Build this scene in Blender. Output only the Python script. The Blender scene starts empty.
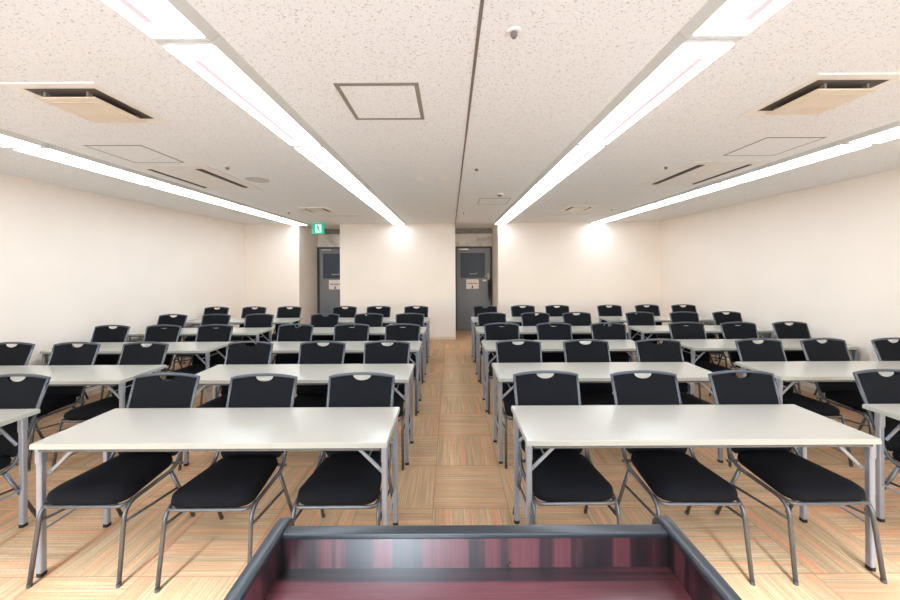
import bpy, bmesh, math, random
from mathutils import Vector, Matrix
random.seed(4)
C = bpy.context.scene.collection
PI = math.pi
EYE = 1.60            # camera height
CEIL = 2.58           # ceiling height
YB = 7.75             # rear wall
YD = 8.84             # doors in their recesses
PITCH = 1.0125        # spacing of the table rows

# ------------------------------------------------------------------ materials
def new_mat(name):
    m = bpy.data.materials.new(name); m.use_nodes = True
    nt = m.node_tree
    return m, nt, nt.nodes['Principled BSDF']

def lin(c):
    return tuple(((v/255)/12.92 if v/255 <= .04045 else ((v/255+.055)/1.055)**2.4) for v in c) + (1,)

def coords(nt, scale=(1, 1, 1), rot=(0, 0, 0), loc=(0, 0, 0), src='Object'):
    tc = nt.nodes.new('ShaderNodeTexCoord'); mp = nt.nodes.new('ShaderNodeMapping')
    mp.inputs['Scale'].default_value = scale; mp.inputs['Rotation'].default_value = rot
    mp.inputs['Location'].default_value = loc
    nt.links.new(tc.outputs[src], mp.inputs['Vector'])
    return mp.outputs['Vector']

def noise(nt, vec, scale, detail=3, rough=.5):
    n = nt.nodes.new('ShaderNodeTexNoise')
    n.inputs['Scale'].default_value = scale; n.inputs['Detail'].default_value = detail
    n.inputs['Roughness'].default_value = rough
    nt.links.new(vec, n.inputs['Vector'])
    return n.outputs['Fac']

def ramp(nt, fac, stops, interp='LINEAR'):
    r = nt.nodes.new('ShaderNodeValToRGB'); r.color_ramp.interpolation = interp
    e = r.color_ramp.elements
    while len(e) < len(stops): e.new(.5)
    for k, (p, c) in enumerate(stops):
        e[k].position = p; e[k].color = c
    nt.links.new(fac, r.inputs['Fac'])
    return r.outputs['Color']

def bump(nt, b, fac, strength, dist):
    n = nt.nodes.new('ShaderNodeBump')
    n.inputs['Strength'].default_value = strength; n.inputs['Distance'].default_value = dist
    nt.links.new(fac, n.inputs['Height']); nt.links.new(n.outputs['Normal'], b.inputs['Normal'])

def simple(name, rgb, rough=.5, metal=0, spec=.5, var=.06, scale=12, bmp=0, bscale=200, coat=0):
    m, nt, b = new_mat(name)
    c = lin(rgb)
    v = coords(nt)
    f = noise(nt, v, scale)
    d = tuple(max(0, x*(1-var)) for x in c[:3]) + (1,)
    u = tuple(min(1, x*(1+var)) for x in c[:3]) + (1,)
    nt.links.new(ramp(nt, f, [(.3, d), (.7, u)]), b.inputs['Base Color'])
    b.inputs['Roughness'].default_value = rough; b.inputs['Metallic'].default_value = metal
    b.inputs['Specular IOR Level'].default_value = spec
    b.inputs['Coat Weight'].default_value = coat
    if bmp: bump(nt, b, noise(nt, v, bscale, 2), bmp, .002)
    return m

M = {}
M['wall'] = simple('wall_paper', (244, 233, 221), .75, spec=.25, var=.015, scale=2, bmp=.12, bscale=260)
M['base'] = simple('baseboard_beige', (226, 212, 188), .5)
M['white'] = simple('white_enamel', (232, 230, 226), .35, var=.02)
M['beige'] = simple('beige_plastic', (234, 228, 218), .45, var=.02)
M['flange'] = simple('light_flange', (205, 205, 200), .4, var=.02)
M['dark'] = simple('void_shade', (38, 34, 30), .8)  # flat dark colour stands in for shade inside vents and slots
M['seam'] = simple('seam_metal', (120, 108, 102), .5)
M['hatch_frame'] = simple('hatch_aluminium', (150, 140, 130), .45, metal=.3)
M['seat'] = simple('black_fabric', (17, 19, 25), .9, spec=.2, var=.25, scale=300, bmp=.4, bscale=900)
M['cap'] = simple('grey_cap', (70, 72, 74), .5)
M['back'] = simple('black_back_fabric', (15, 17, 22), .85, spec=.2, var=.15, scale=400, bmp=.3, bscale=900)
M['frame'] = simple('grey_metal', (104, 108, 113), .27, metal=.6, var=.1, scale=30)
M['frame_top'] = simple('grey_plastic', (78, 83, 91), .4, metal=.2, var=.06)
M['tleg'] = simple('silver_paint', (158, 163, 172), .35, metal=.35, var=.05)
M['black'] = simple('black_rubber', (18, 18, 18), .6)
M['edge'] = simple('table_edge', (180, 184, 174), .35, var=.03)
M['rail'] = simple('black_edge', (44, 48, 54), .3, spec=.6, var=.08)
M['door'] = simple('door_grey', (124, 125, 129), .55, var=.03)
M['door_glass'] = simple('dark_glass', (70, 78, 90), .45, spec=.2, var=.1, scale=3)
M['door_frame'] = simple('door_frame_dark', (62, 64, 66), .45)
M['chrome'] = simple('satin_steel', (190, 190, 188), .3, metal=.8)
M['paper'] = simple('paper', (236, 228, 226), .8)
M['red'] = simple('red_ink', (176, 52, 60), .7)
M['umb'] = simple('dark_cloth', (40, 36, 44), .85)
M['bounce'] = simple('bounce_white', (238, 238, 238), .9, var=.1)  # near-white for the added reflector ground outside
M['grille'] = simple('speaker_grille', (196, 188, 180), .6)
M['recess_shade'] = simple('recess_shade_brown', (92, 82, 72), .8)  # shade of the cassette recess put into a flat brown
M['beige_warm'] = simple('warm_beige_plastic', (222, 208, 186), .5)
M['panel'] = simple('pale_panel', (226, 222, 214), .6)
M['wframe'] = simple('window_aluminium', (170, 172, 172), .4, metal=.4)

# table top: pale laminate
m, nt, b = new_mat('table_laminate')
v = coords(nt)
nt.links.new(ramp(nt, noise(nt, v, 3, 1), [(.2, lin((191, 186, 174))), (.8, lin((195, 190, 178)))]), b.inputs['Base Color'])
b.inputs['Roughness'].default_value = .23
M['top'] = m

# ceiling: rock wool board with short dark fissures
m, nt, b = new_mat('ceiling_board')
v1 = coords(nt, (1, 2.2, 1), (0, 0, .5)); v2 = coords(nt, (2.1, 1, 1), (0, 0, .25), (3, 7, 0))
f1 = ramp(nt, noise(nt, v1, 66, 1, .5), [(.28, (1, 1, 1, 1)), (.345, (0, 0, 0, 1))])
f2 = ramp(nt, noise(nt, v2, 78, 1, .5), [(.28, (1, 1, 1, 1)), (.345, (0, 0, 0, 1))])
mx = nt.nodes.new('ShaderNodeMath'); mx.operation = 'MAXIMUM'
nt.links.new(f1, mx.inputs[0]); nt.links.new(f2, mx.inputs[1])
nt.links.new(ramp(nt, mx.outputs[0], [(0, lin((231, 231, 229))), (1, lin((184, 178, 173)))]), b.inputs['Base Color'])
b.inputs['Roughness'].default_value = .9; b.inputs['Specular IOR Level'].default_value = .2
bump(nt, b, mx.outputs[0], -.4, .003)
M['ceiling'] = m

# rough concrete over the doors
m, nt, b = new_mat('rough_concrete')
v = coords(nt)
f = noise(nt, v, 5, 6, .65)
nt.links.new(ramp(nt, f, [(.3, lin((190, 184, 176))), (.5, lin((226, 220, 212))), (.7, lin((240, 236, 230)))]), b.inputs['Base Color'])
b.inputs['Roughness'].default_value = .9; bump(nt, b, f, .5, .01)
M['concrete'] = m
M['beam'] = simple('grey_concrete', (140, 138, 130), .9, var=.25, scale=14)

# carpet tiles, 50 cm, stripes turned a quarter from tile to tile
m, nt, b = new_mat('carpet_tiles')
geo = nt.nodes.new('ShaderNodeNewGeometry')
sep = nt.nodes.new('ShaderNodeSeparateXYZ'); nt.links.new(geo.outputs['Position'], sep.inputs[0])
def mth(op, a, c=None, d=None):
    n = nt.nodes.new('ShaderNodeMath'); n.operation = op
    for i, x in enumerate((a, c, d)):
        if x is None: continue
        if isinstance(x, (int, float)): n.inputs[i].default_value = x
        else: nt.links.new(x, n.inputs[i])
    return n.outputs[0]
u = mth('DIVIDE', mth('SUBTRACT', sep.outputs[0], -.12), .5)
w = mth('DIVIDE', mth('SUBTRACT', sep.outputs[1], 2.31), .5)
iu, iw = mth('FLOOR', u), mth('FLOOR', w)
par = mth('FLOORED_MODULO', mth('ADD', iu, iw), 2)       # 0: stripes run along x (vary with y)
across = mth('ADD', mth('MULTIPLY', u, par), mth('MULTIPLY', w, mth('SUBTRACT', 1, par)))
along = mth('ADD', mth('MULTIPLY', w, par), mth('MULTIPLY', u, mth('SUBTRACT', 1, par)))
tid = mth('ADD', mth('MULTIPLY', iu, 7.31), mth('MULTIPLY', iw, 3.77))
def comb(x, y, z):
    n = nt.nodes.new('ShaderNodeCombineXYZ')
    for i, q in enumerate((x, y, z)):
        if isinstance(q, (int, float)): n.inputs[i].default_value = q
        else: nt.links.new(q, n.inputs[i])
    return n.outputs[0]
fine = noise(nt, comb(mth('MULTIPLY', across, 1.0), mth('MULTIPLY', along, .012), tid), 90, 2, .6)
broad = noise(nt, comb(across, mth('MULTIPLY', along, .01), mth('ADD', tid, 31)), 9, 2, .5)
org = noise(nt, comb(across, 0, mth('ADD', tid, 77)), 12, 2, .5)
grain = noise(nt, comb(across, along, tid), 120, 2, .7)
colf = ramp(nt, fine, [(.34, lin((152, 124, 92))), (.45, lin((180, 147, 110))), (.55, lin((200, 169, 132))), (.68, lin((222, 202, 172)))])
colb = ramp(nt, broad, [(.36, lin((174, 145, 110))), (.45, lin((194, 158, 118))), (.51, lin((188, 158, 122))), (.62, lin((222, 166, 124)))])
def mix(a, c, f, mode='MIX'):
    n = nt.nodes.new('ShaderNodeMix'); n.data_type = 'RGBA'; n.blend_type = mode
    for k, q in ((0, f), (6, a), (7, c)):
        if isinstance(q, (int, float)): n.inputs[k].default_value = q
        elif isinstance(q, tuple): n.inputs[k].default_value = q
        else: nt.links.new(q, n.inputs[k])
    return n.outputs[2]
col = mix(colf, colb, .5)
of = ramp(nt, org, [(.565, (0, 0, 0, 1)), (.60, (1, 1, 1, 1))])
ofh = mth('MULTIPLY', of, .48)
col = mix(col, lin((228, 146, 108)), ofh)
gr = ramp(nt, grain, [(.3, (.74, .75, .77, 1)), (.7, (1.16, 1.15, 1.14, 1))])
col = mix(col, gr, 1.0, 'MULTIPLY')
eu = mth('ABSOLUTE', mth('SUBTRACT', mth('FRACT', u), .5)); ew = mth('ABSOLUTE', mth('SUBTRACT', mth('FRACT', w), .5))
em = mth('GREATER_THAN', mth('MAXIMUM', eu, ew), .4935)
col = mix(col, lin((120, 92, 66)), mth('MULTIPLY', em, .45))
nt.links.new(col, b.inputs['Base Color'])
b.inputs['Roughness'].default_value = .95; b.inputs['Specular IOR Level'].default_value = .15
bump(nt, b, fine, .25, .003)
M['carpet'] = m

# mahogany veneer, grain direction by axis
def wood(name, axis):
    m, nt, b = new_mat(name)
    s = {'z': (28, 28, .5), 'x': (.7, 26, 26), 'y': (14, .5, 14)}[axis]
    v = coords(nt, s)
    f = noise(nt, v, 1.0, 3, .5)
    v2 = coords(nt, tuple(x*5 for x in s))
    g = noise(nt, v2, 2.0, 4, .7)
    c1 = ramp(nt, f, [(.40, lin((24, 14, 18))), (.47, lin((52, 28, 33))), (.54, lin((94, 50, 54)))])
    c2 = ramp(nt, g, [(.3, (.65, .6, .62, 1)), (.7, (1.2, 1.15, 1.15, 1))])
    n = nt.nodes.new('ShaderNodeMix'); n.data_type = 'RGBA'; n.blend_type = 'MULTIPLY'
    n.inputs[0].default_value = 1; nt.links.new(c1, n.inputs[6]); nt.links.new(c2, n.inputs[7])
    nt.links.new(n.outputs[2], b.inputs['Base Color'])
    b.inputs['Roughness'].default_value = .4
    b.inputs['Coat Weight'].default_value = 1; b.inputs['Coat Roughness'].default_value = .2
    return m
M['wood_z'] = wood('mahogany_upright', 'z'); M['wood_x'] = wood('mahogany_flat', 'x')

def emit(name, rgb, strength):
    m, nt, b = new_mat(name)
    b.inputs['Base Color'].default_value = (.8, .8, .8, 1)
    b.inputs['Emission Color'].default_value = rgb + (1,)
    b.inputs['Emission Strength'].default_value = strength
    return m
M['lamp'] = emit('lit_diffuser', (.755, .875, 1), 11.2)
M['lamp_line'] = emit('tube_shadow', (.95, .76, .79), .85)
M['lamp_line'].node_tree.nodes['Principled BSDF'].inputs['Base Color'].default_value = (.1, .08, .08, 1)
M['exit_green'] = emit('lit_green', lin((10, 195, 155))[:3], .55)
M['exit_green'].node_tree.nodes['Principled BSDF'].inputs['Base Color'].default_value = lin((10, 150, 105))
M['exit_white'] = emit('lit_white', (.80, .95, .92), .5)

# ------------------------------------------------------------------ geometry helpers
def obj(name, bm, mat, parent=None, smooth=False, loc=None):
    me = bpy.data.meshes.new(name)
    bmesh.ops.recalc_face_normals(bm, faces=bm.faces)
    bm.to_mesh(me); bm.free()
    me.materials.append(mat)
    if smooth:
        for p in me.polygons: p.use_smooth = True
    o = bpy.data.objects.new(name, me); C.objects.link(o)
    if parent: o.parent = parent
    if loc: o.location = loc
    return o

def bx(bm, a, c, bev=0, seg=2):
    """box from corner a to corner c"""
    r = bmesh.ops.create_cube(bm, size=1)
    vs = r['verts']
    for v in vs:
        v.co = Vector([(a[i]+c[i])/2 + v.co[i]*(c[i]-a[i]) for i in range(3)])
    if bev:
        es = {e for v in vs for e in v.link_edges}
        bmesh.ops.bevel(bm, geom=list(es), offset=bev, segments=seg, profile=.6, affect='EDGES')
    return bm

def B(a, c, bev=0, seg=2):
    return bx(bmesh.new(), a, c, bev, seg)

def fillet(pts, r, n=5):
    out = [Vector(pts[0])]
    for i in range(1, len(pts)-1):
        p0, p1, p2 = Vector(pts[i-1]), Vector(pts[i]), Vector(pts[i+1])
        a = (p0-p1); c = (p2-p1)
        k = min(r, a.length*.48, c.length*.48)
        A = p1 + a.normalized()*k; D = p1 + c.normalized()*k
        for j in range(n+1):
            t = j/n
            out.append(A*(1-t)**2 + p1*2*t*(1-t) + D*t*t)
    out.append(Vector(pts[-1]))
    return out

def sweep(bm, pts, ru, rv=None, n=10, up=(0, 0, 1), square=False):
    """sweep an oval (or square) section along pts"""
    rv = rv or ru; pts = [Vector(p) for p in pts]; up = Vector(up)
    rings = []
    for i, p in enumerate(pts):
        t = (pts[min(i+1, len(pts)-1)] - pts[max(i-1, 0)]).normalized()
        s = t.cross(up)
        if s.length < 1e-3: s = t.cross(Vector((0, 1, 0)))
        s.normalize(); q = s.cross(t).normalized()
        ring = []
        if square:
            prof = [(1, .7), (.7, 1), (-.7, 1), (-1, .7), (-1, -.7), (-.7, -1), (.7, -1), (1, -.7)]
        else:
            prof = [(math.cos(2*PI*k/n), math.sin(2*PI*k/n)) for k in range(n)]
        for a, c in prof:
            ring.append(bm.verts.new(p + s*a*ru + q*c*rv))
        rings.append(ring)
    L = len(rings[0])
    for r0, r1 in zip(rings, rings[1:]):
        for k in range(L):
            bm.faces.new((r0[k], r0[(k+1) % L], r1[(k+1) % L], r1[k]))
    bm.faces.new(rings[0][::-1]); bm.faces.new(rings[-1])
    return bm

def cyl(bm, c, r, z0, z1, n=24, r1=None):
    r1 = r if r1 is None else r1
    a = [bm.verts.new((c[0]+r*math.cos(2*PI*k/n), c[1]+r*math.sin(2*PI*k/n), z0)) for k in range(n)]
    d = [bm.verts.new((c[0]+r1*math.cos(2*PI*k/n), c[1]+r1*math.sin(2*PI*k/n), z1)) for k in range(n)]
    for k in range(n): bm.faces.new((a[k], a[(k+1) % n], d[(k+1) % n], d[k]))
    bm.faces.new(a[::-1]); bm.faces.new(d)
    return bm

def prism(bm, poly, to3, thick):
    """extrude a 2D outline; to3(u, v, w) gives the point"""
    a = [bm.verts.new(to3(x, y, 0)) for x, y in poly]
    d = [bm.verts.new(to3(x, y, thick)) for x, y in poly]
    n = len(poly)
    for k in range(n): bm.faces.new((a[k], a[(k+1) % n], d[(k+1) % n], d[k]))
    f1 = bm.faces.new(a[::-1]); f2 = bm.faces.new(d)
    bmesh.ops.triangulate(bm, faces=[f1, f2])
    return bm

def tag(o, label, cat, group=None, kind=None):
    if label: o['label'] = label
    if cat: o['category'] = cat
    if group: o['group'] = group
    if kind: o['kind'] = kind
    return o

def thing(name, label, cat, loc=(0, 0, 0), rz=0, group=None):
    o = bpy.data.objects.new(name, None); C.objects.link(o)
    o.empty_display_size = .1
    o.location = loc; o.rotation_euler = (0, 0, rz)
    return tag(o, label, cat, group)

def struct(name, bm, mat, parent=None, label=None):
    o = obj(name, bm, mat, parent)
    if not parent: o['kind'] = 'structure'
    if label: o['label'] = label
    return o

def copy_tree(o, parent=None):
    c = o.copy(); C.objects.link(c)
    if parent: c.parent = parent
    for ch in [x for x in bpy.data.objects if x.parent == o]:
        copy_tree(ch, c)
    return c

# ------------------------------------------------------------------ room shell
YF = -.9     # window wall behind the camera
def footprint_wall(name, p, q, t, mat=None, z0=0, z1=CEIL):
    """wall slab between p and q, thickness t to the left of p->q"""
    p, q = Vector(p), Vector(q); d = (q-p).normalized(); n = Vector((-d.y, d.x))*t
    bm = bmesh.new()
    poly = [p, q, q+n, p+n]
    a = [bm.verts.new((v.x, v.y, z0)) for v in poly]; c = [bm.verts.new((v.x, v.y, z1)) for v in poly]
    for k in range(4): bm.faces.new((a[k], a[(k+1) % 4], c[(k+1) % 4], c[k]))
    bm.faces.new(a[::-1]); bm.faces.new(c)
    return struct(name, bm, mat or M['wall'])

XL = -4.57
struct('floor', B((-4.9, -1.1, -.1), (4.95, 9.1, 0)), M['carpet'])
struct('ceiling', B((-4.9, -1.1, CEIL), (4.95, 9.1, CEIL+.12)), M['ceiling'])
footprint_wall('wall_left', (XL, YF), (XL, YB), .2)
RW0, RW1 = (4.50, YF), (4.58, 7.6)
footprint_wall('wall_right', RW1, RW0, .2)
footprint_wall('wall_back_left', (XL-.2, YB), (-3.36, YB), YD-YB+.2)
footprint_wall('wall_back_centre', (-2.45, YB), (.12, YB), YD-YB+.2)
# rear wall right of the aisle door, very slightly skewed
bm = bmesh.new()
poly = [(1.07, YB-.02), (4.80, 7.55), (4.80, YD+.2), (1.07, YD+.2)]
prism(bm, poly, lambda x, y, w: (x, y, w), CEIL); struct('wall_back_right', bm, M['wall'])
# concrete over the two doors, with the beam under the ceiling
DH = 2.13
struct('wall_over_left_door', B((-3.36, YD, DH), (-2.45, YD+.2, CEIL)), M['concrete'])
struct('wall_over_right_door', B((.12, YD, DH), (1.07, YD+.2, CEIL)), M['concrete'])
struct('trim_1', B((-3.36, YD-.07, 2.46), (-2.45, YD, CEIL)), M['beam'])
struct('trim_2', B((.12, YD-.07, 2.46), (1.07, YD, CEIL)), M['beam'])
struct('leak_blocker', B((-4.9, YD+.2, 0), (4.95, 9.1, CEIL)), M['door_frame'])  # unseen slab added to stop sky light leaking round the doors
# baseboards
def baseboard(name, p, q):
    footprint_wall(name, p, q, -.012, M['base'], 0, .06)
baseboard('baseboard_left', (XL, YF), (XL, YB))
baseboard('baseboard_right', RW1, RW0)
baseboard('baseboard_back_left', (XL+.012, YB), (-3.36, YB))
baseboard('baseboard_back_centre', (-2.45, YB), (.12, YB))
baseboard('baseboard_back_right', (1.07, YB-.02), (4.568, 7.563))
# ceiling seam running down the room
struct('trim_3', B((.116, -.88, CEIL-.004), (.130, YD-.1, CEIL+.01)), M['seam'])

# window wall behind the camera: low sill, mullions, head beam
struct('wall_front_sill', B((-4.9, YF-.2, 0), (4.95, YF, .15)), M['wall'])
struct('wall_front_head', B((-4.9, YF-.2, 2.47), (4.95, YF, CEIL)), M['wall'])
for x0, x1 in ((-4.9, -4.3), (-2.66, -2.6), (-1.12, -1.04), (.08, .27), (1.52, 1.60), (2.96, 3.04), (4.3, 4.95)):
    o = struct('wall_front_pier', B((x0, YF-.2, .15), (x1, YF, 2.47)), M['wall'])
edges = [(-4.3, -2.66), (-2.6, -1.12), (-1.04, .08), (.27, 1.52), (1.60, 2.96), (3.04, 4.3)]
for i, (x0, x1) in enumerate(edges):
    bm = bmesh.new()
    bx(bm, (x0, YF-.14, .15), (x1, YF-.10, .19)); bx(bm, (x0, YF-.14, 2.43), (x1, YF-.10, 2.47))
    bx(bm, (x0, YF-.14, .19), (x0+.03, YF-.10, 2.43)); bx(bm, (x1-.03, YF-.14, .19), (x1, YF-.10, 2.43))
    struct('window_%d' % (i+1), bm, M['wframe'])

# ------------------------------------------------------------------ doors
def door(name, x0, x1, n, hand):
    yf = YD - .02
    d = struct(name, B((x0+.045, yf, .008), (x1-.045, yf+.04, DH-.045), .002), M['door'])
    bm = bmesh.new()
    bx(bm, (x0, yf-.03, 0), (x0+.04, YD+.05, DH)); bx(bm, (x1-.04, yf-.03, 0), (x1, YD+.05, DH))
    bx(bm, (x0+.04, yf-.03, DH-.04), (x1-.04, YD+.05, DH))
    struct('door_frame', bm, M['door_frame'], d)
    # pane with its bead
    a, c = x0+.14, x0+.76; z0, z1 = 1.335, 1.965
    p = struct('pane', B((a, yf-.006, z0), (c, yf+.001, z1)), M['door_glass'], d)
    bm = bmesh.new()
    bx(bm, (a-.02, yf-.012, z0-.02), (a, yf, z1+.02)); bx(bm, (c, yf-.012, z0-.02), (c+.02, yf, z1+.02))
    bx(bm, (a, yf-.012, z0-.02), (c, yf, z0)); bx(bm, (a, yf-.012, z1), (c, yf, z1+.02))
    struct('glazing_bead', bm, M['door'], p)
    # closer plate near the top
    struct('door_closer', B((x0+.1, yf-.03, 2.045), (x0+.34, yf, 2.075), .004), M['chrome'], d)
    # lever handle on the free side, lock plate, tag
    bm = bmesh.new()
    bx(bm, (x1-.11, yf-.008, 1.28), (x1-.07, yf, 1.42), .003)
    sweep(bm, fillet([(x1-.09, yf-.005, 1.38), (x1-.09, yf-.06, 1.38), (x1-.2, yf-.06, 1.375)], .02), .009)
    struct('door_handle', bm, M['chrome'], d, )
    struct('name_tag', B((x1-.24, yf-.004, 1.25), (x1-.14, yf, 1.29)), M['paper'], d)
    # notice sheet with a red line of print and a small dark figure
    s = struct('notice', B((x0+.285, yf-.004, 1.06), (x0+.60, yf, 1.30)), M['paper'], d, 'white paper notice with a red line of print')
    bm = bmesh.new(); rnd = random.Random(n)
    xx = x0+.315
    while xx < x0+.565:
        w_ = rnd.uniform(.012, .026); bx(bm, (xx, yf-.0055, 1.178+rnd.uniform(-.003, .003)), (min(xx+w_, x0+.57), yf-.0035, 1.205)); xx += w_+.007
    struct('red_print', bm, M['red'], s)
    bm = bmesh.new()
    prism(bm, [(-.022, 0), (.022, 0), (.012, .05), (-.012, .05)], lambda u_, v_, w_: (x0+.44+u_, yf-.0035-w_, 1.075+v_), .002)
    prism(bm, [(.012*math.cos(t*PI/5), .062+.012*math.sin(t*PI/5)) for t in range(10)], lambda u_, v_, w_: (x0+.44+u_, yf-.0035-w_, 1.075+v_), .002)
    struct('printed_figure', bm, M['umb'], s)
    bm = bmesh.new(); bx(bm, (x0+.40, yf-.0055, 1.245), (x0+.42, yf-.0035, 1.26)); bx(bm, (x0+.46, yf-.0055, 1.245), (x0+.48, yf-.0035, 1.26))
    struct('small_print', bm, M['red'], s)
    # curved pull drawn on the glass
    bm = bmesh.new()
    sweep(bm, fillet([(x0+.37, yf-.012, 1.455), (x0+.385, yf-.012, 1.43), (x0+.54, yf-.012, 1.44), (x0+.55, yf-.012, 1.47)], .03), .007)
    struct('glass_pull', bm, M['chrome'], d)
    return d
door('door_1', -3.355, -2.455, 1, 1)
door('door_2', .125, 1.065, 2, 1)

# folded umbrella hooked beside the right door
u = thing('folded_umbrella', 'narrow dark folded umbrella hanging at the latch side of the right grey door', 'umbrella', (.985, YD-.13, .75))
bm = bmesh.new()
pr = [(0, .006), (.05, .014), (.2, .03), (.38, .038), (.5, .028), (.56, .012)]
n = 16; rings = []
for z, r in pr:
    rings.append([bm.verts.new((r*(1+.18*math.cos(4*t*2*PI/n))*math.cos(2*PI*t/n), r*(1+.18*math.cos(4*t*2*PI/n))*math.sin(2*PI*t/n), z)) for t in range(n)])
for a, c in zip(rings, rings[1:]):
    for k in range(n): bm.faces.new((a[k], a[(k+1) % n], c[(k+1) % n], c[k]))
bm.faces.new(rings[0][::-1]); bm.faces.new(rings[-1])
obj('canopy', bm, M['umb'], u, True)
bm = bmesh.new()
sweep(bm, fillet([(0, 0, .55), (0, 0, .70), (-.05, .0, .70), (-.05, .0, .655)], .03), .007)
obj('handle', bm, M['chrome'], u, True)

# ------------------------------------------------------------------ ceiling lights
def light_unit(xa, xb, y0, y1, label, group):
    """shallow fixture, bottom between xa and xb; flange spreads to the ceiling"""
    L = y1-y0; W = xb-xa
    t = thing('ceiling_light', label, 'light', ((xa+xb)/2, (y0+y1)/2, CEIL-.03), 0, group)
    h = .03; g = .003
    bm = bmesh.new()
    w0 = W/2; w1 = W/2+.038; l = L/2-.0015
    v = []
    for (w_, z_) in ((w0, 0), (w1, h)):
        v.append([bm.verts.new(p) for p in ((-w_, -l, z_), (w_, -l, z_), (w_, l, z_), (-w_, l, z_))])
    for k in range(4): bm.faces.new((v[0][k], v[0][(k+1) % 4], v[1][(k+1) % 4], v[1][k]))
    bm.faces.new(v[0][::-1]); bm.faces.new(v[1])
    obj('housing', bm, M['flange'], t)
    d = obj('diffuser', B((-w0+g, -l+.028, -.005), (w0-g, l-.028, .001), .002, 1), M['lamp'], t)
    return t, d, w0, l
strips = [(-1.222, -.997, 'inner strip left of the aisle', 0), (.997, 1.222, 'inner strip right of the aisle', 0),
          (-3.44, -3.15, 'outer strip by the left wall', 1), (3.08, 3.33, 'outer strip by the right wall', 1)]
unit_words = ['nearest the camera', 'second from the camera', 'third from the camera', 'fourth from the camera', 'second from the back wall', 'touching the back wall']
outer_words = ['', 'cut by the picture edge', 'second from the picture edge', 'third from the picture edge', 'second from the back wall', 'touching the back wall']
for xa, xb, nm, outer in strips:
    for k in range(6):
        y0 = .200+1.2566*k; y1 = y0+1.2566
        if k == 5: y1 = YB-.03 if not nm.endswith('right wall') else 7.62
        if outer and k == 0: continue
        t, d, w0, l = light_unit(xa, xb, y0, y1, 'white ceiling light, %s, %s' % (nm, (outer_words if outer else unit_words)[k]), 'ceiling lights in the '+nm)
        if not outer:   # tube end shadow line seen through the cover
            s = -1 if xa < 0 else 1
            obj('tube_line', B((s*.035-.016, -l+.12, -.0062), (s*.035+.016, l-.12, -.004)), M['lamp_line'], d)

# ------------------------------------------------------------------ ceiling fittings
def cassette(label, x0, x1, y0, y1, loose):
    """square air conditioner panel with a dropped centre plate"""
    cx, cy = (x0+x1)/2, (y0+y1)/2; a = (x1-x0)/2; c = (y1-y0)/2
    t = thing('air_conditioner', label, 'air conditioner', (cx, cy, CEIL), 0, 'four-way air conditioner panels in the ceiling')
    f = .04; drop = -.007
    bm = bmesh.new()
    def prof(k):   # frame profile: outer lip on the ceiling, level face, slanting inner wall
        return [(a+.0-o, c-o, z) for o, z in ((0, 0), (.003, drop), (f, drop), (f+.022, -.003))][k]
    rg = []
    for k in range(4):
        X_, Y_, Z_ = prof(k); rg.append([bm.verts.new(p) for p in ((-X_, -Y_, Z_), (X_, -Y_, Z_), (X_, Y_, Z_), (-X_, Y_, Z_))])
    for r0, r1 in zip(rg, rg[1:]):
        for k in range(4): bm.faces.new((r0[k], r0[(k+1) % 4], r1[(k+1) % 4], r1[k]))
    obj('frame', bm, M['beige'], t)
    obj('opening_shade', B((-a+f+.021, -c+f+.021, -.004), (a-f-.021, c-f-.021, 0)), M['recess_shade'], t)  # flat slab, its colour stands in for the shaded recess
    pa, pc = a-.085, c-.085
    pl = obj('centre_plate', B((-pa, -pc, -.042), (pa, pc, -.034), .003, 1), M['beige_warm'], t)
    q = .05
    obj('embossed_plate', B((-pa+q, -pc+q, -.0435), (pa-q, pc-q, -.0415), .0015, 1), M['beige_warm'], pl)
    for sx, sy in ((-1, -1), (1, -1), (1, 1), (-1, 1)):
        obj('hanger_bracket', B((sx*(pa-.05)-.006, sy*(pc-.02)-.012, -.035), (sx*(pa-.05)+.006, sy*(pc-.02)+.012, -.004)), M['hatch_frame'], t)
cassette('square air conditioner panel in the ceiling on the left, nearest the camera', -2.36, -1.855, 1.82, 2.32, 0)
cassette('square air conditioner panel in the ceiling on the right, nearest the camera', 1.88, 2.38, 1.77, 2.25, 0)

def small_diffuser(label, x0, x1, y0, y1):
    cx, cy = (x0+x1)/2, (y0+y1)/2; a = (x1-x0)/2; c = (y1-y0)/2
    t = thing('air_diffuser', label, 'air vent', (cx, cy, CEIL), 0, 'small square air vents near the back wall')
    bm = bmesh.new(); f = .05
    for p, q in (((-a, -c), (a, -c+f)), ((-a, c-f), (a, c)), ((-a, -c+f), (-a+f, c-f)), ((a-f, -c+f), (a, c-f))):
        bx(bm, (p[0], p[1], -.014), (q[0], q[1], 0))
    obj('frame', bm, M['beige'], t)
    obj('opening_shade', B((-a+f, -c+f, -.003), (a-f, c-f, 0)), M['dark'], t)  # no hole in the ceiling, the shade is this slab's dark colour
    obj('centre_plate', B((-a+.10, -c+.10, -.018), (a-.10, c-.10, -.008), .003, 1), M['beige'], t)
small_diffuser('small square air vent before the exit sign near the back wall', -2.44, -1.99, 5.6, 6.1)
small_diffuser('small square air vent right of the inner right light strip', 1.91, 2.37, 5.56, 6.06)

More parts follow.
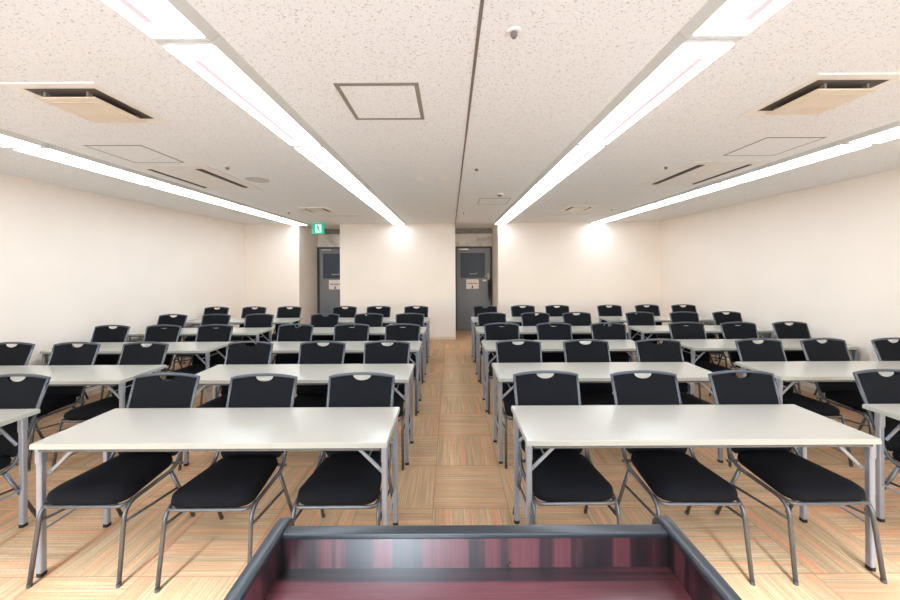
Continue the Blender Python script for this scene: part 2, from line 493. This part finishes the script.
def hatch(label, x0, x1, y0, y1, bw, mat, drop=.004):
    cx, cy = (x0+x1)/2, (y0+y1)/2; a = (x1-x0)/2; c = (y1-y0)/2
    t = thing('access_hatch', label, 'hatch', (cx, cy, CEIL), 0, 'square access hatches in the ceiling')
    bm = bmesh.new()
    for p, q in (((-a, -c), (a, -c+bw)), ((-a, c-bw), (a, c)), ((-a, -c+bw), (-a+bw, c-bw)), ((a-bw, -c+bw), (a, c-bw))):
        bx(bm, (p[0], p[1], -drop), (q[0], q[1], 0))
    obj('frame', bm, mat, t)
    obj('panel', B((-a+bw, -c+bw, -drop*.6), (a-bw, c-bw, 0)), M['ceiling'], t)
hatch('square ceiling hatch with a grey frame left of the centre seam', -.614, -.163, 1.843, 2.296, .024, M['hatch_frame'])
hatch('thin-framed square ceiling hatch on the left behind the air conditioner', -2.89, -2.44, 2.75, 3.2, .009, M['hatch_frame'])
hatch('thin-framed square ceiling hatch on the right behind the air conditioner', 2.42, 2.87, 2.65, 3.08, .009, M['hatch_frame'])
hatch('small pale ceiling hatch in front of the right door', .43, .87, 4.94, 5.4, .008, M['hatch_frame'])

def two_way(label, x0, x1, y0, y1):
    cx, cy = (x0+x1)/2, (y0+y1)/2; a = (x1-x0)/2; c = (y1-y0)/2
    t = thing('slot_air_conditioner', label, 'air conditioner', (cx, cy, CEIL), 0, 'two-slot air conditioner panels in the ceiling')
    obj('panel', B((-a, -c, -.003), (a, c, 0)), M['panel'], t)
    for s in (-1, 1):
        inner = s*cx < 0
        xs = s*(a-(.15 if inner else .085)); hw = .034 if inner else .022
        sl = obj('slot', B((xs-hw, -c+.1, -.0045), (xs+hw, c-.12, -.0028)), M['dark'], t)
        bm = bmesh.new(); sweep(bm, [(xs+s*.004, -c+.1, -.008), (xs+s*.004, c-.12, -.008)], .006, .003)
        obj('vane', bm, M['seam'], sl)
two_way('beige air conditioner panel with two long slots, left side of the ceiling', -3.03, -2.31, 3.31, 4.32)
two_way('beige air conditioner panel with two long slots, right side of the ceiling', 2.28, 2.98, 3.25, 4.25)

def disc(name, label, cat, x, y, r, h, mat, group=None, knob=None):
    t = thing(name, label, cat, (x, y, CEIL), 0, group)
    bm = bmesh.new(); cyl(bm, (0, 0), r*.85, -h, -h*.4, r1=r); cyl(bm, (0, 0), r, -h*.4, 0)
    obj('rose', bm, mat, t)
    if knob:
        bm = bmesh.new(); cyl(bm, (0, 0), knob*.6, -h-.022, -h-.012, 16, knob); cyl(bm, (0, 0), knob, -h-.012, -h, 16)
        obj('sensor_head', bm, M['seam'], t)
    return t
disc('ceiling_speaker', 'round flat speaker grille in the ceiling left of the inner left light', 'speaker', -2.126, 3.85, .12, .008, M['grille'])
disc('blank_ceiling_disc', 'small flat white cap in the ceiling, just left of the centre seam', 'cap', -.055, 3.84, .05, .006, M['beige'], 'flat ceiling caps')
disc('blank_ceiling_disc', 'small flat white cap in the ceiling, nearer the inner left light', 'cap', -.346, 3.84, .05, .006, M['beige'], 'flat ceiling caps')
for x, y, r, lb in ((.27, 1.445, .030, 'right of the seam, top of the picture'), (.267, 3.44, .03, 'halfway back, right of the seam'), (.25, 6.2, .022, 'in front of the right door'),
                 (-2.14, 3.35, .03, 'beside the left two-slot air conditioner'), (-2.82, 6.09, .022, 'near the left end of the back wall'),
                 (2.12, 3.41, .03, 'beside the right two-slot air conditioner'), (2.75, 5.9, .022, 'near the right end of the back wall')):
    disc('sprinkler_head', 'small round sprinkler head in the ceiling, '+lb, 'sprinkler', x, y, r, .006, M['white'], 'ceiling sprinkler heads', r*.5)
disc('smoke_detector', 'smoke detector in the ceiling beside the pale hatch', 'smoke detector', .667, 4.64, .05, .016, M['beige'], None, .03)
for x0, x1, y, lb in ((-2.45, -1.6, 6.5, 'left'), (1.6, 2.65, 6.5, 'right')):
    t = thing('linear_air_slot', 'thin linear air slot in the ceiling near the back wall, %s side' % lb, 'air vent', ((x0+x1)/2, y, CEIL), 0, 'thin air slots near the back wall')
    w = (x1-x0)/2
    obj('frame', B((-w, -.03, -.005), (w, .03, 0)), M['white'], t)
    obj('slot', B((-w+.02, -.006, -.0065), (w-.02, .006, -.0048)), M['seam'], t)

# exit sign with running figure and doorway
t = thing('exit_sign', 'small green glowing exit sign with a running figure above the left door', 'exit sign', (-2.805, 7.40, 2.325))
obj('hanger', B((-.05, -.0, .235), (.05, .03, CEIL-2.325), .002), M['white'], t)
bd = obj('sign_body', B((-.127, 0, 0), (.127, .035, .236), .004), M['exit_green'], t)
bm = bmesh.new()
P = lambda u_, v_, w_: (u_, -.001-w_, v_)
prism(bm, [(-.055, .03), (.075, .03), (.075, .205), (-.055, .205)], P, .002)
obj('doorway', bm, M['exit_white'], bd)
bm = bmesh.new(); P2 = lambda u_, v_, w_: (u_, -.003-w_, v_)
def limb(pts, w_):
    for (a0, b0), (a1, b1) in zip(pts, pts[1:]):
        d = Vector((a1-a0, b1-b0)).normalized(); nn = Vector((-d.y, d.x))*w_/2
        prism(bm, [(a0+nn.x, b0+nn.y), (a1+nn.x, b1+nn.y), (a1-nn.x, b1-nn.y), (a0-nn.x, b0-nn.y)], P2, .002)
prism(bm, [(-.005+.016*math.cos(k*PI/6), .178+.016*math.sin(k*PI/6)) for k in range(12)], P2, .002)
limb([(.0, .16), (.015, .1)], .03); limb([(.015, .105), (-.02, .075), (-.022, .045)], .018); limb([(.015, .105), (.035, .07), (.06, .05)], .018)
limb([(.0, .15), (-.035, .13), (-.045, .105)], .013); limb([(.0, .15), (.035, .14), (.05, .115)], .013)
obj('running_figure', bm, M['exit_green'], bd)

# ------------------------------------------------------------------ tables
TW, TD, TH = 1.83, .457, .703
def make_table():
    t = thing('folding_table', None, 'table')
    a, c = TW/2, TD/2
    top = obj('tabletop', B((-a, -c, TH-.025), (a, c, TH), .002, 2), M['top'], t)
    bm = bmesh.new()   # edge band round the top
    bx(bm, (-a-.002, -c-.002, TH-.027), (a+.002, -c, TH-.006)); bx(bm, (-a-.002, c, TH-.027), (a+.002, c+.002, TH-.006))
    bx(bm, (-a-.002, -c, TH-.027), (-a, c, TH-.006)); bx(bm, (a, -c, TH-.027), (a+.002, c, TH-.006))
    obj('edge_band', bm, M['edge'], top)
    bm = bmesh.new()   # steel rim rails under the top
    for s in (-1, 1):
        bx(bm, (-a+.036, s*(c-.010)-.006, TH-.043), (a-.036, s*(c-.010)+.006, TH-.026))
    obj('under_rail', bm, M['frame'], t)
    lx, ly = a-.0165, c-.036
    for sx in (-1, 1):
        for sy in (-1, 1):
            ly = c-.034 if sy < 0 else c-.075
            bm = bmesh.new()
            sweep(bm, [(sx*lx, sy*ly, .018), (sx*lx, sy*ly, TH-.03)], .0145, .0145, up=(0, 1, 0), square=True)
            lg = obj('leg', bm, M['tleg'], t)
            bm = bmesh.new(); sweep(bm, [(sx*lx, sy*ly, 0), (sx*lx, sy*ly, .02)], .0155, .0155, up=(0, 1, 0), square=True)
            obj('foot_cap', bm, M['black'], lg)
            bm = bmesh.new(); sweep(bm, [(sx*lx, sy*ly, TH-.11), (sx*lx, sy*ly, TH-.026)], .0165, .0185, up=(0, 1, 0), square=True)
            obj('bracket', bm, M['tleg'], lg)
            # folding stay from leg up to the underside
            bm = bmesh.new()
            sweep(bm, [(sx*(lx-.012), sy*(ly-.022), TH-.185), (sx*(lx-.165), sy*(ly-.022), TH-.035)], .0085, .005, up=(0, 1, 0), square=True)
            st = obj('stay', bm, M['tleg'], t)
            bm = bmesh.new()
            for q in (.12, .88):
                px = sx*(lx-.012-.153*q); pz = TH-.185+.15*q
                sweep(bm, [(px, sy*(ly-.022)-.007, pz), (px, sy*(ly-.022)+.007, pz)], .004, n=8)
            obj('rivet', bm, M['seam'], st)
        bm = bmesh.new()
        sweep(bm, [(sx*lx, -c+.044, .235), (sx*lx, c-.085, .235)], .0065, n=8)
        obj('end_bar', bm, M['tleg'], t)
        bm = bmesh.new()
        sweep(bm, [(sx*(lx-.09), -c+.056, TH-.108), (sx*(lx-.09), c-.097, TH-.108)], .005, n=8)
        obj('stay_bar', bm, M['tleg'], t)
    return t

rows = ['front-row', 'second-row', 'third-row', 'fourth-row', 'back-row']
cols = [(-3.565, 'by the left wall'), (-1.245, 'left of the aisle'), (1.309, 'right of the aisle'), (3.588, 'by the right wall')]
drift = [-.008, -.010, -.004, 0]; row_y = [2.015, 2.015, 2.028, 2.028]
cut = {(0, 0): ', cut by the left picture edge', (0, 3): ', cut by the right picture edge'}
proto = make_table(); first = True
for r in range(5):
    for c, (cx, where) in enumerate(cols):
        t = proto if first else copy_tree(proto); first = False
        t.location = (cx+drift[c]*r, row_y[c]+PITCH*r, 0)
        tag(t, 'long white folding table with grey legs, %s table %s' % (rows[r], where), 'table', 'white folding tables set in rows')

# ------------------------------------------------------------------ chairs
def make_chair():
    t = thing('stacking_chair', None, 'chair')
    # seat cushion: rounded, domed
    bm = bmesh.new()
    def ring(z, hx, y0, y1, rad, n=6, taper=.02):
        pts = []
        for (sx, yy, a0) in ((1, y1, 0), (-1, y1, PI/2), (-1, y0, PI), (1, y0, 3*PI/2)):
            for k in range(n+1):
                an = a0+PI/2*k/n
                hxx = hx - (.03 if yy == y1 else 0)
                cxx = sx*(hxx-rad); cyy = yy + (-rad if yy == y1 else rad)
                pts.append(bm.verts.new((cxx+rad*math.cos(an), cyy+rad*math.sin(an), z)))
        return pts
    rs = [ring(.386, .185, -.225, .115, .05), ring(.390, .208, -.246, .152, .065), ring(.410, .215, -.254, .160, .07), ring(.434, .210, -.250, .156, .068),
          ring(.449, .190, -.230, .138, .06), ring(.458, .14, -.175, .08, .05), ring(.461, .07, -.09, .03, .03)]
    for a, c in zip(rs, rs[1:]):
        n = len(a)
        for k in range(n): bm.faces.new((a[k], a[(k+1) % n], c[(k+1) % n], c[k]))
    bm.faces.new(rs[0][::-1]); bm.faces.new(rs[-1])
    obj('seat', bm, M['seat'], t, True)
    # seat frame rails across and under the cushion
    bm = bmesh.new()
    sweep(bm, fillet([(-.212, -.18, .379), (-.205, -.245, .379), (.205, -.245, .379), (.212, -.18, .379)], .06), .009, .0095)
    obj('seat_frame', bm, M['frame'], t, True)
    bm = bmesh.new(); sweep(bm, [(-.21, .16, .376), (.21, .16, .376)], .009)
    obj('cross_rail', bm, M['frame'], t, True)
    # recline of the back: y as a function of z
    yb = lambda z: .145 + (z-.42)*.345
    # backrest fabric with the half-moon grip cut out at the top
    zt, zc = .866, .885
    hw0, hw1 = .193, .212
    poly = [(-hw0+.02, .43), (hw0-.02, .43), (hw0, .455)]
    for k in range(1, 6): poly.append((hw0+(hw1-hw0)*k/5-.004, .455+(zt-.455)*k/5))
    top = lambda x: zt + (zc-zt)*(1-(x/hw1)**2)
    for k in range(6): x = hw1-.02-(hw1-.02-.062)*k/5; poly.append((x, top(x)))
    for k in range(1, 10):
        an = PI*k/10; poly.append((.062*math.cos(an), top(.05)-.034*math.sin(an)))
    for k in range(6): x = -.062-(hw1-.02-.062)*k/5; poly.append((x, top(x)))
    for k in range(5, 0, -1): poly.append((-(hw0+(hw1-hw0)*k/5-.004), .455+(zt-.455)*k/5))
    poly.append((-hw0, .455))
    bm = bmesh.new()
    prism(bm, poly, lambda x, z, w: (x, yb(z)-.006-.010*(1-(x/.22)**2)*0+w, z), .016)
    obj('backrest', bm, M['back'], t)
    # arched top rail and side uprights of the back
    bm = bmesh.new()
    pts = []
    for k in range(-6, 7):
        x = hw1*k/6; z = zt+.008 + (zc-zt)*(1-(x/hw1)**2); pts.append((x, yb(z), z))
    lo = [(-hw1+.003, yb(zt-.04), zt-.04)]; hi = [(hw1-.003, yb(zt-.04), zt-.04)]
    sweep(bm, lo+pts+hi, .010, .0105, up=(0, 1, 0))
    obj('top_rail', bm, M['frame_top'], t, True)
    for s in (-1, 1):
        # one bent tube: upright, seat rail, front leg
        path = [(s*(hw1-.002), yb(zt-.02), zt-.02), (s*.203, yb(.52), .52), (s*.216, yb(.40)-.03, .385), (s*.217, -.235, .381), (s*.226, -.280, 0.012)]
        bm = bmesh.new(); sweep(bm, fillet(path, .07, 6), .0105, .0105, up=(1, 0, 0), n=10)
        fl = obj('side_frame', bm, M['frame'], t, True)
        bm = bmesh.new(); sweep(bm, [(s*.226, -.281, 0), (s*.2258, -.280, .016)], .0115, up=(1, 0, 0)); obj('foot_cap', bm, M['cap'], fl)
        bm = bmesh.new(); sweep(bm, [(s*.216, .065, .374), (s*.232, .215, .012)], .0105, up=(1, 0, 0))
        rl = obj('leg', bm, M['frame'], t, True)
        bm = bmesh.new(); sweep(bm, [(s*.232, .22, 0), (s*.2315, .213, .02)], .0115, up=(1, 0, 0)); obj('foot_cap', bm, M['cap'], rl)
        bm = bmesh.new(); sweep(bm, [(s*.222, -.25, .300), (s*.221, .112, .255)], .007, up=(1, 0, 0), n=8)
        obj('stretcher', bm, M['frame'], t, True)
    return t

chair_px = [   # centre of each backrest top in the row, outer left table to outer right table
    ([17], [165.9, 265.5, 361.6], [546.2, 642.7, 741.5], [888]),
    ([10.8, 76.9, 145.6], [249.7, 322.5, 387], [518.6, 585.9, 658], [758.4, 825, 896]),
    ([112.4, 163.7, 215.3], [295.5, 352, 402.4], [501.5, 553.7, 607.8], [686.3, 737.5, 790.7]),
    ([173.3, 216.5, 259.3], [325, 369, 410], [491.5, 534.7, 577], [639.8, 683.5, 727]),
    ([217.5, 254.4, 289.3], [344.5, 378.8, 416.3], [485, 522.7, 557.3], [608.8, 647.3, 683])]
seat_words = [['wall-side', 'middle', 'aisle-side'], ['left end', 'middle', 'aisle end'], ['aisle end', 'middle', 'right end'], ['aisle-side', 'middle', 'wall-side']]
proto = make_chair(); first = True
rnd = random.Random(11)
for r in range(5):
    d = 2.33+1.015*r
    for c, (cx, where) in enumerate(cols):
        for k, px in enumerate(chair_px[r][c]):
            o = proto if first else copy_tree(proto); first = False
            X = (px-450)*d/348
            dy = -.02 if (r, c, k) == (0, 1, 1) else 0
            o.location = (X, dy+d-(.302 if c < 2 else .290)+rnd.uniform(-.008, .008), 0)
            o.rotation_euler.z = rnd.uniform(-.025, .025)
            kk = k + (2 if (r == 0 and c == 0) else 0)
            tag(o, 'black chair, %s seat, %s table %s' % (seat_words[c][kk], rows[r], where), 'chair', 'black chairs tucked under the tables')

# ------------------------------------------------------------------ lectern
LX0, LX1 = -.418, .528; LYF = .829; ZT = .987
t = thing('lectern', 'dark red mahogany lectern with black rounded rims in the foreground', 'lectern', ((LX0+LX1)/2, .55, 0))
ox, oy = (LX0+LX1)/2, .55
def lp(a): return (a[0]-ox, a[1]-oy, a[2])
def LB(a, c, bev=0, seg=2): return B(lp(a), lp(c), bev, seg)
YN = .16; TS = .027
obj('front_panel', LB((LX0+TS, .803, .04), (LX1-TS, LYF-.003, ZT-.011)), M['wood_z'], t)
for x0, x1 in ((LX0, LX0+TS), (LX1-TS, LX1)):
    obj('side_panel', LB((x0+.001, YN, .04), (x1, .857, ZT-.008)), M['wood_z'], t)
obj('desk_surface', LB((LX0+TS, YN, .882), (LX1-TS, .803, .907)), M['wood_x'], t)
obj('shelf', LB((LX0+TS, YN+.06, .42), (LX1-TS, .803, .44)), M['wood_x'], t)
obj('plinth', LB((LX0+.01, YN+.03, 0), (LX1-.01, .845, .04)), M['rail'], t)
obj('front_rim', LB((LX0+TS, .801, ZT-.013), (LX1-TS, .830, ZT), .004, 3), M['rail'], t, True)
for s, x in ((-1, LX0+TS/2), (1, LX1-TS/2)):
    bm = bmesh.new()
    pts = fillet([(x-ox, YN-oy, ZT), (x-ox, .862-oy, ZT), (x-ox, .866-oy, ZT-.16), (x-ox, .866-oy, .05)], .035, 7)
    rings = []; n = 20
    for i, p in enumerate(pts):
        tt = (pts[min(i+1, len(pts)-1)]-pts[max(i-1, 0)]).normalized(); nn = tt.cross(Vector((1, 0, 0))).normalized()
        ring = []
        for k in range(n):
            a_ = 2*PI*k/n; ca, sa = math.cos(a_), math.sin(a_)
            ring.append(bm.verts.new(p + Vector((1, 0, 0))*(TS/2+.002)*math.copysign(abs(ca)**.45, ca) + nn*.009*math.copysign(abs(sa)**.6, sa)))
        rings.append(ring)
    for r0, r1 in zip(rings, rings[1:]):
        for k in range(n): bm.faces.new((r0[k], r0[(k+1) % n], r1[(k+1) % n], r1[k]))
    bm.faces.new(rings[0][::-1]); bm.faces.new(rings[-1])
    obj('side_rim', bm, M['rail'], t, True)
bm = bmesh.new()
for dx, dz in ((0, .004), (-.004, -.003)):
    sweep(bm, [lp((.135+dx, .803, .915+dz)), lp((.135+dx, .8015, .915+dz))], .0022, n=8)
obj('screw_cover', bm, M['black'], t)

# added unseen reflector ground outside the windows, it throws daylight up on the ceiling
struct('bounce_ground', B((-14, -14, -.3), (14, -1.12, -.1)), M['bounce'])
# ------------------------------------------------------------------ light
w = bpy.data.worlds.new('World'); bpy.context.scene.world = w; w.use_nodes = True
bg = w.node_tree.nodes['Background']
sky = w.node_tree.nodes.new('ShaderNodeTexSky')
sky.sky_type = 'NISHITA' if 'NISHITA' in [i.identifier for i in sky.bl_rna.properties['sky_type'].enum_items] else sky.sky_type
sky.sun_disc = False
sky.sun_elevation = math.radians(40); sky.sun_rotation = math.radians(188)
w.node_tree.links.new(sky.outputs[0], bg.inputs['Color'])
bg.inputs['Strength'].default_value = .6

sd = bpy.data.lights.new('sunlight', 'SUN'); sd.energy = 13.0; sd.angle = math.radians(7); sd.color = (.72, .87, 1)
so = bpy.data.objects.new('sunlight', sd); C.objects.link(so); so.location = (0, -6, 6)
so.rotation_euler = Vector((.15, 1, -.84)).to_track_quat('-Z', 'Y').to_euler()
for x0, x1 in edges:    # portals: guide sky sampling through the openings, give off nothing themselves
    ad = bpy.data.lights.new('window_portal', 'AREA'); ad.shape = 'RECTANGLE'; ad.size = x1-x0-.06; ad.size_y = 2.24
    ad.cycles.is_portal = True
    ao = bpy.data.objects.new('window_portal', ad); C.objects.link(ao)
    ao.location = ((x0+x1)/2, YF-.22, 1.31); ao.rotation_euler = Vector((0, 1, 0)).to_track_quat('-Z', 'Z').to_euler()

# ------------------------------------------------------------------ camera
cd = bpy.data.cameras.new('camera'); co = bpy.data.objects.new('camera', cd); C.objects.link(co)
cd.sensor_width = 36; cd.sensor_fit = 'HORIZONTAL'; cd.lens = 348/900*36; cd.shift_y = -32.5/900
cd.clip_start = .02
co.matrix_world = Matrix.Translation((0, 0, EYE)) @ Matrix.Rotation(PI/2, 4, 'X') @ Matrix.Rotation(-.0048, 4, 'Z')
S = bpy.context.scene
S.camera = co
S.view_settings.view_transform = 'Standard'; S.view_settings.look = 'None'
S.view_settings.gamma = 1; S.view_settings.use_curve_mapping = False
S.view_settings.exposure = .06
S.cycles.max_bounces = 10; S.cycles.diffuse_bounces = 7; S.cycles.caustics_reflective = False
S.cycles.sample_clamp_indirect = 6
